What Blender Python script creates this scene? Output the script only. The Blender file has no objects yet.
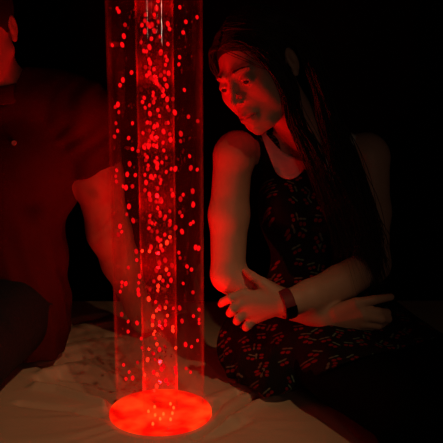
import bpy, bmesh, math, random
import numpy as np
from mathutils import Vector, Matrix

random.seed(7)
rng = np.random.default_rng(7)
S = bpy.context.scene
COL = S.collection
MAT_Z = 0.45            # top of the padded platform
TX, TY = -0.139, 2.104  # axis of the bubble tube
V3 = lambda *a: np.array(a, float)

# ------------------------------------------------------------------ camera
CAM = V3(0, 0, MAT_Z + 0.983)
PITCH = math.radians(14.5)
FWD = V3(0, math.cos(PITCH), -math.sin(PITCH))
UPV = V3(0, math.sin(PITCH), math.cos(PITCH))
cam_data = bpy.data.cameras.new('camera')
cam_data.sensor_width = 36
cam_data.lens = 36 * 1000 / 443
cam_data.clip_start = 0.05
cam = bpy.data.objects.new('camera', cam_data)
COL.objects.link(cam)
cam.location = CAM
cam.rotation_euler = (math.pi / 2 - PITCH, 0, 0)
S.camera = cam
S.view_settings.view_transform = 'Standard'
S.view_settings.look = 'None'
S.view_settings.gamma = 1
S.view_settings.use_curve_mapping = False
S.view_settings.exposure = 0
S.cycles.transparent_max_bounces = 40
S.cycles.max_bounces = 8


def P(px, py, Y):
    """measured point of the photograph at world depth Y (used once, to survey joints)"""
    r = FWD + (px - 221.5) / 1000 * V3(1, 0, 0) + (221.5 - py) / 1000 * UPV
    return CAM + r * (Y / r[1])


# ------------------------------------------------------------------ objects
def link(name, mesh, mat=None, parent=None, smooth=True):
    o = bpy.data.objects.new(name, mesh)
    COL.objects.link(o)
    if mat is not None:
        mesh.materials.append(mat)
    if parent is not None:
        o.parent = parent
    if smooth:
        mesh.polygons.foreach_set('use_smooth', [True] * len(mesh.polygons))
        if mesh.get('crisp'):
            mesh.set_sharp_from_angle(angle=math.radians(32))
    return o


def mesh_np(name, v, f):
    m = bpy.data.meshes.new(name)
    m.from_pydata([tuple(map(float, p)) for p in v], [], [tuple(map(int, q)) for q in f])
    m.update()
    return m


def quads_np(name, v, q):
    m = bpy.data.meshes.new(name)
    n, k = len(v), len(q)
    m.vertices.add(n)
    m.vertices.foreach_set('co', np.asarray(v, np.float32).ravel())
    m.loops.add(4 * k)
    m.loops.foreach_set('vertex_index', np.asarray(q, np.int32).ravel())
    m.polygons.add(k)
    m.polygons.foreach_set('loop_start', np.arange(0, 4 * k, 4, dtype=np.int32))
    m.update(calc_edges=True)
    m.validate()
    return m


def bm_mesh(name, bm):
    m = bpy.data.meshes.new(name)
    bm.to_mesh(m)
    bm.free()
    return m


def empty(name, loc, label, cat, group=None):
    o = bpy.data.objects.new(name, None)
    COL.objects.link(o)
    o.location = loc
    o.empty_display_size = 0.1
    tag(o, label, cat, group)
    return o


def tag(o, label=None, cat=None, group=None, kind=None):
    if label: o['label'] = label
    if cat: o['category'] = cat
    if group: o['group'] = group
    if kind: o['kind'] = kind


def keep_world(o, parent):
    """parent without moving the child (parents are only translated)"""
    o.parent = parent
    o.location = Vector(o.location) - Vector(parent.location)


def box_bm(lo, hi, bevel=0.0):
    bm = bmesh.new()
    bmesh.ops.create_cube(bm, size=1)
    for v in bm.verts:
        v.co = Vector([lo[i] + (v.co[i] + .5) * (hi[i] - lo[i]) for i in range(3)])
    if bevel:
        bmesh.ops.bevel(bm, geom=list(bm.edges), offset=bevel, segments=3, profile=.5, affect='EDGES')
    return bm


def lathe(name, prof, n=96, close=True):
    """closed profile [(r,z)...] revolved about z"""
    v, f = [], []
    k = len(prof)
    for i in range(n):
        a = 2 * math.pi * i / n
        for r, z in prof:
            v.append((r * math.cos(a), r * math.sin(a), z))
    for i in range(n):
        j = (i + 1) % n
        for t in range(k if close else k - 1):
            u = (t + 1) % k
            f.append((i * k + t, j * k + t, j * k + u, i * k + u))
    m = mesh_np(name, v, f)
    m['crisp'] = 1
    return m


# ------------------------------------------------------------------ materials
def mat_new(name):
    m = bpy.data.materials.new(name)
    m.use_nodes = True
    nt = m.node_tree
    nt.nodes.clear()
    out = nt.nodes.new('ShaderNodeOutputMaterial')
    return m, nt, out


def N(nt, t, **kw):
    n = nt.nodes.new(t)
    for k, v in kw.items():
        if k in n.inputs:
            n.inputs[k].default_value = v
        else:
            setattr(n, k, v)
    return n


def math_n(nt, op, a, b=None, c=None):
    n = nt.nodes.new('ShaderNodeMath')
    n.operation = op
    for i, x in enumerate((a, b, c)):
        if x is None: continue
        if isinstance(x, (int, float)): n.inputs[i].default_value = x
        else: nt.links.new(x, n.inputs[i])
    return n.outputs[0]


def mat_plain(name, col, rough=.6, noise=.0, scale=30, bump=0.0, spec=.4, bump_scale=None, sheen=0):
    m, nt, out = mat_new(name)
    p = N(nt, 'ShaderNodeBsdfPrincipled', Roughness=rough)
    p.inputs['Specular IOR Level'].default_value = spec
    if sheen: p.inputs['Sheen Weight'].default_value = sheen
    nt.links.new(p.outputs[0], out.inputs[0])
    tc = N(nt, 'ShaderNodeTexCoord')
    no = N(nt, 'ShaderNodeTexNoise', Scale=scale, Detail=4.0)
    nt.links.new(tc.outputs['Object'], no.inputs['Vector'])
    mx = N(nt, 'ShaderNodeMix', data_type='RGBA')
    nt.links.new(no.outputs['Fac'], mx.inputs[0])
    c = np.array(col)
    mx.inputs[6].default_value = (*np.clip(c * (1 - noise), 0, 1), 1)
    mx.inputs[7].default_value = (*np.clip(c * (1 + noise), 0, 1), 1)
    nt.links.new(mx.outputs[2], p.inputs['Base Color'])
    if bump:
        n2 = no
        if bump_scale:
            n2 = N(nt, 'ShaderNodeTexNoise', Scale=bump_scale, Detail=5.0)
            nt.links.new(tc.outputs['Object'], n2.inputs['Vector'])
        b = N(nt, 'ShaderNodeBump', Strength=bump, Distance=.01)
        nt.links.new(n2.outputs['Fac'], b.inputs['Height'])
        nt.links.new(b.outputs[0], p.inputs['Normal'])
    return m


def mat_skin(name, col, lipcol):
    m, nt, out = mat_new(name)
    p = N(nt, 'ShaderNodeBsdfPrincipled', Roughness=.5)
    p.inputs['Specular IOR Level'].default_value = .35
    p.inputs['Subsurface Weight'].default_value = .0
    nt.links.new(p.outputs[0], out.inputs[0])
    tc = N(nt, 'ShaderNodeTexCoord')
    no = N(nt, 'ShaderNodeTexNoise', Scale=60.0, Detail=4.0)
    nt.links.new(tc.outputs['Object'], no.inputs['Vector'])
    mx = N(nt, 'ShaderNodeMix', data_type='RGBA')
    c = np.array(col)
    mx.inputs[6].default_value = (*(c * .93), 1)
    mx.inputs[7].default_value = (*(c * 1.06), 1)
    nt.links.new(no.outputs['Fac'], mx.inputs[0])
    at = N(nt, 'ShaderNodeAttribute', attribute_name='lip')
    m2 = N(nt, 'ShaderNodeMix', data_type='RGBA')
    nt.links.new(at.outputs['Fac'], m2.inputs[0])
    nt.links.new(mx.outputs[2], m2.inputs[6])
    m2.inputs[7].default_value = (*lipcol, 1)
    nt.links.new(m2.outputs[2], p.inputs['Base Color'])
    b = N(nt, 'ShaderNodeBump', Strength=.06, Distance=.004)
    nt.links.new(no.outputs['Fac'], b.inputs['Height'])
    nt.links.new(b.outputs[0], p.inputs['Normal'])
    return m


def mat_cherry():
    """black cotton printed with pairs of red cherries under pale green leaves"""
    m, nt, out = mat_new('cherry_print_cotton')
    p = N(nt, 'ShaderNodeBsdfPrincipled', Roughness=.85)
    p.inputs['Specular IOR Level'].default_value = .15
    nt.links.new(p.outputs[0], out.inputs[0])
    tc = N(nt, 'ShaderNodeTexCoord')
    sep = N(nt, 'ShaderNodeSeparateXYZ')
    nt.links.new(tc.outputs['Object'], sep.inputs[0])
    vv = math_n(nt, 'ADD', sep.outputs[2], math_n(nt, 'MULTIPLY', sep.outputs[1], .8))
    uu = math_n(nt, 'ADD', sep.outputs[0], math_n(nt, 'MULTIPLY', sep.outputs[1], .25))
    comb = N(nt, 'ShaderNodeCombineXYZ')
    nt.links.new(uu, comb.inputs[0]); nt.links.new(vv, comb.inputs[1])
    vo = N(nt, 'ShaderNodeTexVoronoi', voronoi_dimensions='2D', Scale=30.0, Randomness=.75)
    nt.links.new(comb.outputs[0], vo.inputs['Vector'])
    sub = N(nt, 'ShaderNodeVectorMath', operation='SUBTRACT')
    nt.links.new(comb.outputs[0], sub.inputs[0]); nt.links.new(vo.outputs['Position'], sub.inputs[1])
    sc = N(nt, 'ShaderNodeSeparateColor')
    nt.links.new(vo.outputs['Color'], sc.inputs[0])
    rot = N(nt, 'ShaderNodeVectorRotate', rotation_type='Z_AXIS')
    nt.links.new(sub.outputs[0], rot.inputs['Vector'])
    nt.links.new(math_n(nt, 'MULTIPLY', math_n(nt, 'SUBTRACT', sc.outputs[0], .5), 3.0), rot.inputs['Angle'])
    s2 = N(nt, 'ShaderNodeSeparateXYZ')
    nt.links.new(rot.outputs[0], s2.inputs[0])
    x, y = s2.outputs[0], s2.outputs[1]
    ax = math_n(nt, 'ABSOLUTE', x)

    def disc(cx, cy, rx, ry):
        dx = math_n(nt, 'DIVIDE', math_n(nt, 'SUBTRACT', ax, cx), rx)
        dy = math_n(nt, 'DIVIDE', math_n(nt, 'SUBTRACT', y, cy), ry)
        d = math_n(nt, 'ADD', math_n(nt, 'MULTIPLY', dx, dx), math_n(nt, 'MULTIPLY', dy, dy))
        mr = N(nt, 'ShaderNodeMapRange')
        nt.links.new(d, mr.inputs[0])
        mr.inputs[1].default_value = .75; mr.inputs[2].default_value = 1.25
        mr.inputs[3].default_value = 1; mr.inputs[4].default_value = 0
        return mr.outputs[0]
    cher = disc(.0048, -.003, .0040, .0040)
    leaf = disc(.0045, .0075, .0050, .0022)
    m1 = N(nt, 'ShaderNodeMix', data_type='RGBA')
    m1.inputs[6].default_value = (.008, .007, .009, 1)
    m1.inputs[7].default_value = (.11, .19, .16, 1)
    nt.links.new(leaf, m1.inputs[0])
    m2 = N(nt, 'ShaderNodeMix', data_type='RGBA')
    nt.links.new(cher, m2.inputs[0])
    nt.links.new(m1.outputs[2], m2.inputs[6])
    m2.inputs[7].default_value = (.19, .009, .015, 1)
    nt.links.new(m2.outputs[2], p.inputs['Base Color'])
    return m


def mat_acrylic(name, haze, limb, refl, tint=(.985, .985, .985)):
    m, nt, out = mat_new(name)
    tr = N(nt, 'ShaderNodeBsdfTransparent', Color=(*tint, 1))
    gl = N(nt, 'ShaderNodeBsdfGlossy', Roughness=.03, Color=(1, 1, 1, 1))
    lw = N(nt, 'ShaderNodeLayerWeight', Blend=.5)
    hz = math_n(nt, 'ADD', math_n(nt, 'MULTIPLY', math_n(nt, 'POWER', lw.outputs['Facing'], 7.0), limb), haze)
    di = N(nt, 'ShaderNodeBsdfDiffuse', Color=(.9, .34, .30, 1))  # red tint puts the column's glow into the haze of clear acrylic
    tl = N(nt, 'ShaderNodeBsdfTranslucent', Color=(.9, .34, .30, 1))
    dt = N(nt, 'ShaderNodeMixShader', Fac=.5)
    nt.links.new(di.outputs[0], dt.inputs[1]); nt.links.new(tl.outputs[0], dt.inputs[2])
    a = N(nt, 'ShaderNodeMixShader')
    nt.links.new(hz, a.inputs[0])
    nt.links.new(tr.outputs[0], a.inputs[1]); nt.links.new(dt.outputs[0], a.inputs[2])
    b = N(nt, 'ShaderNodeMixShader')
    rf = math_n(nt, 'ADD', math_n(nt, 'MULTIPLY', math_n(nt, 'POWER', lw.outputs['Facing'], 5.0), .14), refl)
    nt.links.new(rf, b.inputs[0])
    nt.links.new(a.outputs[0], b.inputs[1]); nt.links.new(gl.outputs[0], b.inputs[2])
    nt.links.new(b.outputs[0], out.inputs[0])
    return m


def mat_emit(name, col, strength, base=None, spec=.0):
    m, nt, out = mat_new(name)
    p = N(nt, 'ShaderNodeBsdfPrincipled', Roughness=.4)
    p.inputs['Base Color'].default_value = (*(base or col), 1)
    p.inputs['Emission Color'].default_value = (*col, 1)
    p.inputs['Specular IOR Level'].default_value = spec
    p.inputs['Emission Strength'].default_value = strength
    nt.links.new(p.outputs[0], out.inputs[0])
    return m


def mat_lamp_base():
    m, nt, out = mat_new('glowing_diffuser')
    p = N(nt, 'ShaderNodeBsdfPrincipled', Roughness=.35)
    p.inputs['Base Color'].default_value = (.5, .05, .03, 1)
    tc = N(nt, 'ShaderNodeTexCoord')
    no = N(nt, 'ShaderNodeTexNoise', Scale=15.0, Detail=4.0)
    nt.links.new(tc.outputs['Object'], no.inputs['Vector'])
    cr = N(nt, 'ShaderNodeValToRGB')
    cr.color_ramp.elements[0].position = .40
    cr.color_ramp.elements[0].color = (.62, .0005, .0, 1)
    cr.color_ramp.elements[1].position = .68
    cr.color_ramp.elements[1].color = (1.0, .042, .004, 1)
    nt.links.new(no.outputs['Fac'], cr.inputs[0])
    nt.links.new(cr.outputs[0], p.inputs['Emission Color'])
    p.inputs['Emission Strength'].default_value = BASE_GLOW
    nt.links.new(p.outputs[0], out.inputs[0])
    return m


# tunables ----------------------------------------------------------
BASE_GLOW = 1.45
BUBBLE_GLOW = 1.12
AXIS_W = 2.4
WARM_W = 42.0

M_SKIN_G = mat_skin('fair_skin', (.60, .36, .26), (.50, .16, .14))
M_SKIN_M = mat_skin('tanned_skin', (.52, .31, .22), (.42, .17, .14))
M_HAIR = mat_plain('long_brown_hair', (.040, .021, .012), .48, .35, 60, spec=.3)
M_HAIR_M = mat_plain('short_dark_hair', (.03, .018, .012), .5, .3, 60)
M_DRESS = mat_cherry()
M_COLLAR = mat_plain('white_cotton', (.78, .74, .72), .8, .04, 200, .1)
M_TIGHTS = mat_plain('black_tights', (.0045, .004, .004), .95, .2, 200, .1, .05)
M_SHIRT = mat_plain('red_pique_cotton', (.085, .006, .006), .85, .12, 14, .25, .2, 500)
M_JEANS = mat_plain('dark_denim', (.018, .020, .026), .85, .3, 120, .3, .2)
M_VINYL = mat_plain('cream_vinyl', (.66, .52, .38), .42, .06, 9, .18, .45, 30)
M_PLINTH = mat_plain('dark_plinth_paint', (.03, .028, .026), .7, .1)
M_WALL = mat_plain('matte_black_wall', (.004, .0035, .0035), .95, .2, 6, spec=.05)
M_FLOOR = mat_plain('dark_carpet', (.012, .010, .010), .95, .3, 150, .3, .1)
M_OUTER = mat_acrylic('clear_acrylic', .009, .16, .045)
M_INNER = mat_acrylic('hazy_acrylic', .014, .34, .012)
BLK = (.002, .0, .0)
M_BUBS = [mat_emit('bright_bubble', (1.0, .003, .005), BUBBLE_GLOW * 1.15, BLK), mat_emit('mid_bubble', (1.0, .003, .005), BUBBLE_GLOW * .72, BLK),  # bubbles only scatter LED light; it is painted here as their own emission
          mat_emit('dim_bubble', (1.0, .003, .005), BUBBLE_GLOW * .5, BLK), mat_emit('orange_glow_bubble', (1.0, .020, .006), BUBBLE_GLOW * 2.0, BLK)]
M_LED = mat_emit('orange_red_led', (1.0, .09, .012), 1.9)
M_BASE = mat_lamp_base()
M_BAND = mat_plain('dark_red_strap', (.20, .02, .03), .6, .1)
M_SCREEN = mat_plain('black_glass', (.006, .006, .007), .15, .0)
M_EYE = mat_plain('eye_white', (.62, .58, .55), .2, .02)
M_IRIS = mat_plain('brown_iris', (.05, .025, .012), .1, .3)
M_BROW = mat_plain('brown_eyebrow', (.05, .025, .015), .7, .2)
M_BUTTON = mat_plain('pale_button', (.75, .55, .50), .35, .05)
M_CHROME = mat_plain('grey_plastic', (.10, .10, .10), .4, .05)

# ------------------------------------------------------------------ distance fields
def smin(a, b, k):
    if k <= 0: return np.minimum(a, b)
    h = np.clip(.5 + .5 * (b - a) / k, 0, 1)
    return b + (a - b) * h - k * h * (1 - h)


RS = 1.0   # limb thickness multiplier of the figure being built


class SDF:
    def __init__(s): s.ops = []; s.nest = {}

    def _add(s, op, fn, lo, hi, k): s.ops.append((op, fn, np.array(lo, float), np.array(hi, float), k)); return s

    def cone(s, a, b, ra, rb, k=.02, op='u'):
        a, b = np.asarray(a, float), np.asarray(b, float)
        ra, rb = ra * RS, rb * RS
        ba = b - a; L = ba @ ba + 1e-12; r = max(ra, rb)

        def fn(x, y, z):
            px, py, pz = x - a[0], y - a[1], z - a[2]
            h = np.clip((px * ba[0] + py * ba[1] + pz * ba[2]) / L, 0, 1)
            return np.sqrt((px - h * ba[0]) ** 2 + (py - h * ba[1]) ** 2 + (pz - h * ba[2]) ** 2) - (ra + (rb - ra) * h)
        return s._add(op, fn, np.minimum(a, b) - r, np.maximum(a, b) + r, k)

    def chain(s, pts, rs, k=.02):
        for i in range(len(pts) - 1): s.cone(pts[i], pts[i + 1], rs[i], rs[i + 1], k if i == 0 else k * .6)
        return s

    def ball(s, c, r, k=.02, op='u'): return s.ell(c, (r, r, r), k, op)

    def ell(s, c, r, k=.02, op='u', R=None):
        c, r = np.asarray(c, float), np.asarray(r, float) * RS

        def fn(x, y, z):
            px, py, pz = x - c[0], y - c[1], z - c[2]
            if R is not None:
                px, py, pz = (R[0, 0] * px + R[1, 0] * py + R[2, 0] * pz, R[0, 1] * px + R[1, 1] * py + R[2, 1] * pz,
                              R[0, 2] * px + R[1, 2] * py + R[2, 2] * pz)
            k0 = np.sqrt((px / r[0]) ** 2 + (py / r[1]) ** 2 + (pz / r[2]) ** 2)
            k1 = np.sqrt((px / r[0] ** 2) ** 2 + (py / r[1] ** 2) ** 2 + (pz / r[2] ** 2) ** 2) + 1e-9
            return k0 * (k0 - 1) / k1
        m = r.max() if R is not None else r
        return s._add(op, fn, c - m, c + m, k)

    def sub(s, other, k=.01, off=0.0, op='u'):
        lo, hi = other.bounds()
        f = lambda x, y, z: other(x, y, z) - off
        s._add(op, f, lo - off, hi + off, k)
        s.nest[id(f)] = (other, off)
        return s

    def fn(s, f, lo, hi, k=.0, op='u'): return s._add(op, f, lo, hi, k)

    def bounds(s):
        u = [o for o in s.ops if o[0] == 'u']
        return np.min([o[2] for o in u], 0), np.max([o[3] for o in u], 0)

    def __call__(s, x, y, z):
        F = np.full(np.broadcast(x, y, z).shape, 1.0)
        for op, fn, lo, hi, k in s.ops:
            d = fn(x, y, z)
            F = smin(F, d, k) if op == 'u' else -smin(-F, d if op == 's' else -d, k)
        return F

    def at(s, p): return s(p[:, 0], p[:, 1], p[:, 2])

    def grad(s, p, e=.002):
        g = np.stack([s(p[:, 0] + e * (i == 0), p[:, 1] + e * (i == 1), p[:, 2] + e * (i == 2)) -
                      s(p[:, 0] - e * (i == 0), p[:, 1] - e * (i == 1), p[:, 2] - e * (i == 2)) for i in range(3)], 1)
        return g / (np.linalg.norm(g, axis=1, keepdims=True) + 1e-9)

    def grid(s, xs, ys, zs):
        F = np.full((len(xs), len(ys), len(zs)), 1.0, np.float32)
        ax = (xs, ys, zs)
        for op, fn, lo, hi, k in s.ops:
            mg = k + .02
            sl = []
            for i in range(3):
                a = np.searchsorted(ax[i], lo[i] - mg); b = np.searchsorted(ax[i], hi[i] + mg)
                sl.append(slice(a, b))
            if any(q.stop <= q.start for q in sl): continue
            sl = tuple(sl)
            if id(fn) in s.nest:
                ot, off = s.nest[id(fn)]
                d = ot.grid(xs[sl[0]], ys[sl[1]], zs[sl[2]]) - off
            else:
                d = fn(xs[sl[0]][:, None, None], ys[sl[1]][None, :, None], zs[sl[2]][None, None, :])
            G = F[sl]
            F[sl] = smin(G, d, k) if op == 'u' else -smin(-G, d if op == 's' else -d, k)
        return F

    def mesh(s, name, h=.004, fine=None, hf=.002):
        lo, hi = s.bounds()
        lo, hi = lo - .02, hi + .02
        ax = []
        for i in range(3):
            if fine is None:
                ax.append(np.arange(lo[i], hi[i], h))
            else:
                a, b = max(fine[0][i], lo[i]), min(fine[1][i], hi[i])
                ax.append(np.concatenate([np.arange(lo[i], a - h * .5, h), np.arange(a, b, hf), np.arange(b + h * .5, hi[i] + h, h)]))
        v, q = surface_nets(s.grid(*ax), ax)
        return quads_np(name, v, q)


def surface_nets(F, ax):
    xs, ys, zs = ax
    s = F < 0
    c = np.zeros(tuple(n - 1 for n in F.shape), np.int8)
    for i in (0, 1):
        for j in (0, 1):
            for k in (0, 1):
                c += s[i:F.shape[0] - 1 + i, j:F.shape[1] - 1 + j, k:F.shape[2] - 1 + k]
    act = (c > 0) & (c < 8)
    I = np.argwhere(act)
    idx = np.full(act.shape, -1, np.int32)
    idx[act] = np.arange(len(I))
    acc = np.zeros((len(I), 3)); cnt = np.zeros(len(I))
    cor = [(i, j, k) for i in (0, 1) for j in (0, 1) for k in (0, 1)]
    val = {q: F[I[:, 0] + q[0], I[:, 1] + q[1], I[:, 2] + q[2]] for q in cor}
    co = {q: np.stack([xs[I[:, 0] + q[0]], ys[I[:, 1] + q[1]], zs[I[:, 2] + q[2]]], 1) for q in cor}
    for a in cor:
        for d in range(3):
            if a[d]: continue
            b = tuple(a[t] + (t == d) for t in range(3))
            f0, f1 = val[a], val[b]
            m = (f0 < 0) != (f1 < 0)
            t = np.where(m, f0 / np.where(m, f0 - f1, 1), 0)[:, None]
            acc += np.where(m[:, None], co[a] + (co[b] - co[a]) * t, 0)
            cnt += m
    v = acc / cnt[:, None]
    qs = []
    for d in range(3):
        e1, e2 = [(1, 2), (2, 0), (0, 1)][d]
        n = list(F.shape)
        a = [slice(None)] * 3; b = [slice(None)] * 3
        a[d] = slice(0, n[d] - 1); b[d] = slice(1, n[d])
        m = s[tuple(a)] != s[tuple(b)]
        E = np.argwhere(m)
        ok = (E[:, e1] >= 1) & (E[:, e2] >= 1) & (E[:, e1] < n[e1] - 1) & (E[:, e2] < n[e2] - 1)
        E = E[ok]
        neg = s[E[:, 0], E[:, 1], E[:, 2]]
        def cell(o1, o2):
            C = E.copy(); C[:, e1] -= o1; C[:, e2] -= o2
            return idx[C[:, 0], C[:, 1], C[:, 2]]
        q = np.stack([cell(1, 1), cell(0, 1), cell(0, 0), cell(1, 0)], 1)
        q[~neg] = q[~neg][:, ::-1]
        qs.append(q)
    return v, np.concatenate(qs)


def capsule_tubes(name, paths, radii, sides=5):
    """many tapered tubes in one mesh: paths (n,k,3), radii (n,k)"""
    V, Q = [], []
    off = 0
    for pts, rs in zip(paths, radii):
        k = len(pts)
        t = np.gradient(pts, axis=0)
        t /= np.linalg.norm(t, axis=1, keepdims=True) + 1e-9
        ref = V3(0.3, 0.2, 0.93)
        n1 = np.cross(t, ref); bad = np.linalg.norm(n1, axis=1) < .1
        n1[bad] = np.cross(t[bad], V3(1, 0, 0))
        n1 /= np.linalg.norm(n1, axis=1, keepdims=True) + 1e-9
        n2 = np.cross(t, n1)
        a = np.linspace(0, 2 * np.pi, sides, endpoint=False)
        ring = pts[:, None] + rs[:, None, None] * (np.cos(a)[None, :, None] * n1[:, None] + np.sin(a)[None, :, None] * n2[:, None])
        V.append(ring.reshape(-1, 3))
        i = np.arange(k - 1)[:, None] * sides
        j = np.arange(sides)[None]; j2 = (j + 1) % sides
        q = np.stack([off + i + j, off + i + j2, off + i + sides + j2, off + i + sides + j], -1).reshape(-1, 4)
        Q.append(q)
        off += k * sides
    return quads_np(name, np.concatenate(V), np.concatenate(Q))


def catmull(ctrl, n):
    c = np.asarray(ctrl, float)
    c = np.concatenate([[2 * c[0] - c[1]], c, [2 * c[-1] - c[-2]]])
    m = len(c) - 3
    t = np.linspace(0, m - 1e-6, n)
    i = t.astype(int); u = (t - i)[:, None]
    p0, p1, p2, p3 = c[i], c[i + 1], c[i + 2], c[i + 3]
    return .5 * (2 * p1 + (p2 - p0) * u + (2 * p0 - 5 * p1 + 4 * p2 - p3) * u ** 2 + (3 * p1 - p0 - 3 * p2 + p3) * u ** 3)


def uv_ball(r, seg=14, rings=9):
    bm = bmesh.new()
    bmesh.ops.create_uvsphere(bm, u_segments=seg, v_segments=rings, radius=1)
    for v in bm.verts: v.co = Vector((v.co.x * r[0], v.co.y * r[1], v.co.z * r[2]))
    return bm


# ------------------------------------------------------------------ the room
def room():
    x0, x1, y0, y1, h = -2.3, 2.3, -.9, 2.93, 2.7
    t = .08
    for nm, lo, hi, m in (('floor', (x0 - t, y0 - t, -t), (x1 + t, y1 + t, 0), M_FLOOR),
                          ('ceiling', (x0 - t, y0 - t, h), (x1 + t, y1 + t, h + t), M_WALL),
                          ('wall_back', (x0 - t, y1, 0), (x1 + t, y1 + t, h), M_WALL),
                          ('wall_front', (x0 - t, y0 - t, 0), (x1 + t, y0, h), M_WALL),
                          ('wall_left', (x0 - t, y0, 0), (x0, y1, h), M_WALL),
                          ('wall_right', (x1, y0, 0), (x1 + t, y1, h), M_WALL)):
        o = link(nm, bm_mesh(nm, box_bm(lo, hi)), m, smooth=False)
        o['kind'] = 'structure'


room()

# ------------------------------------------------------------------ padded platform
def platform():
    x0, x1, y0, y1 = -1.7, 1.7, 1.912, 2.9
    root = empty('padded_platform', (TX, TY, 0), 'low padded platform with creased cream vinyl cover under the bubble tube', 'platform')
    nth, nr = 480, 190
    th = np.linspace(0, 2 * np.pi, nth, endpoint=False)
    c, s = np.cos(th), np.sin(th)
    Rx = np.where(c > 0, (x1 - TX), (TX - x0)) / np.maximum(np.abs(c), 1e-6)
    Ry = np.where(s > 0, (y1 - TY), (TY - y0)) / np.maximum(np.abs(s), 1e-6)
    Rm = np.minimum(Rx, Ry)
    r0 = .118
    rs = np.random.default_rng(3)
    folds = []
    for i in range(30):
        folds.append((rs.uniform(0, 2 * np.pi), rs.uniform(.035, .10), rs.uniform(-.0035, .0045), rs.uniform(.08, .30), rs.uniform(-1.2, 1.2)))
    def mat_xy(px, py):
        r_ = FWD + (px - 221.5) / 1000 * V3(1, 0, 0) + (221.5 - py) / 1000 * UPV
        return (CAM + r_ * (-.983 / r_[2]))[:2]
    creases = []   # surveyed creases of the cover: (points, height, width)
    for pts, A, wd in (([(196, 432), (214, 421), (232, 407), (247, 397), (262, 389)], -.014, .011),
                       ([(204, 434), (222, 422), (240, 409), (256, 400), (275, 394)], .007, .016),
                       ([(185, 441), (208, 434), (230, 424), (245, 418)], -.007, .014),
                       ([(212, 408), (222, 396), (238, 388)], -.009, .009),
                       ([(117, 397), (95, 388), (62, 378), (40, 374)], -.012, .014),
                       ([(115, 404), (88, 396), (58, 386), (36, 383)], .010, .014),
                       ([(111, 413), (70, 405), (20, 399)], -.006, .012),
                       ([(116, 376), (92, 366), (70, 364), (44, 370)], .010, .016),
                       ([(117, 384), (90, 376), (60, 372)], -.008, .012),
                       ([(117, 352), (92, 351), (66, 356), (46, 362)], -.012, .014),
                       ([(118, 339), (95, 341), (70, 346), (50, 352)], .014, .018),
                       ([(114, 331), (90, 334), (64, 341), (48, 345)], -.012, .012),
                       ([(108, 322), (86, 325), (66, 330), (50, 337)], .014, .018),
                       ([(100, 312), (80, 316), (58, 323)], -.012, .014)):
        creases.append((np.array([mat_xy(*q) for q in pts]), A * 1.5, wd))

    def crease_h(x, y):
        h = np.zeros_like(x)
        for pts, A, wd in creases:
            d = np.full_like(x, 9.)
            for a_, b_ in zip(pts[:-1], pts[1:]):
                e = b_ - a_
                t_ = np.clip(((x - a_[0]) * e[0] + (y - a_[1]) * e[1]) / (e @ e), 0, 1)
                d = np.minimum(d, np.hypot(x - a_[0] - t_ * e[0], y - a_[1] - t_ * e[1]))
            h += A * np.exp(-(d / wd) ** 2)
        return np.clip(h, -.024, np.where(y > 2.3, .013, .016))

    V = []
    prof = [(-.03, 'h'), (-.012, 'h'), (-.003, 'h')]
    for dz, _ in prof:
        rr = r0 + dz * -.0
        V.append(np.stack([TX + (r0 - .001) * c, TY + (r0 - .001) * s, np.full(nth, MAT_Z + dz - .010)], 1))
    for t in np.linspace(0, 1, nr):
        tt = t ** 1.7
        r = r0 + .001 + (Rm - .03 - r0) * tt
        z = np.zeros(nth)
        for a0, w, A, L, tw in folds:
            d = (th - a0 - tw * (r - r0) + np.pi) % (2 * np.pi) - np.pi
            lift = np.clip((r - r0) / .015, 0, 1)
            z += A * np.exp(-(d / w) ** 2) * np.exp(-((r - r0) / L) ** 2) * lift
        z = np.clip(z, -.02, .010 + .0 * z) * np.where(r > .30, .55, 1)
        z += .0015 * np.sin(9 * (TX + r * c) + 3) * np.sin(11 * r * s + 1)
        xx, yy = TX + r * c, TY + r * s
        z += crease_h(xx, yy) * np.clip((r - r0) / .02, 0, 1)
        z *= np.clip((Rm - r) / .1, 0, 1)
        z += -.004 * np.exp(-((r - r0) / .012) ** 2)
        V.append(np.stack([TX + r * c, TY + r * s, MAT_Z + z - .010], 1))
    for k in range(1, 7):
        a = k / 6 * np.pi / 2
        r = Rm - .03 + .03 * np.sin(a)
        V.append(np.stack([TX + r * c, TY + r * s, np.full(nth, MAT_Z - .010 - .03 * (1 - np.cos(a)))], 1))
    V.append(np.stack([TX + Rm * c, TY + Rm * s, np.full(nth, MAT_Z - .12)], 1))
    V.append(np.stack([TX + r0 * c, TY + r0 * s, np.full(nth, MAT_Z - .12)], 1))
    n = len(V)
    V = np.concatenate(V) - V3(TX, TY, 0)
    i = np.arange(nth); j = (i + 1) % nth
    Q = np.concatenate([np.stack([k * nth + i, (k + 1) % n * nth + i, (k + 1) % n * nth + j, k * nth + j], 1) for k in range(n)])
    m = quads_np('cushion', V, Q)
    bm = bmesh.new(); bm.from_mesh(m)
    bmesh.ops.recalc_face_normals(bm, faces=bm.faces)
    bm.to_mesh(m); bm.free()
    link('cushion', m, M_VINYL, root)
    link('plinth', bm_mesh('plinth', box_bm((x0 + .04 - TX, y0 + .05 - TY, 0), (x1 - .04 - TX, y1 - TY, MAT_Z - .125), .01)), M_PLINTH, root, smooth=False)


platform()

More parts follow.
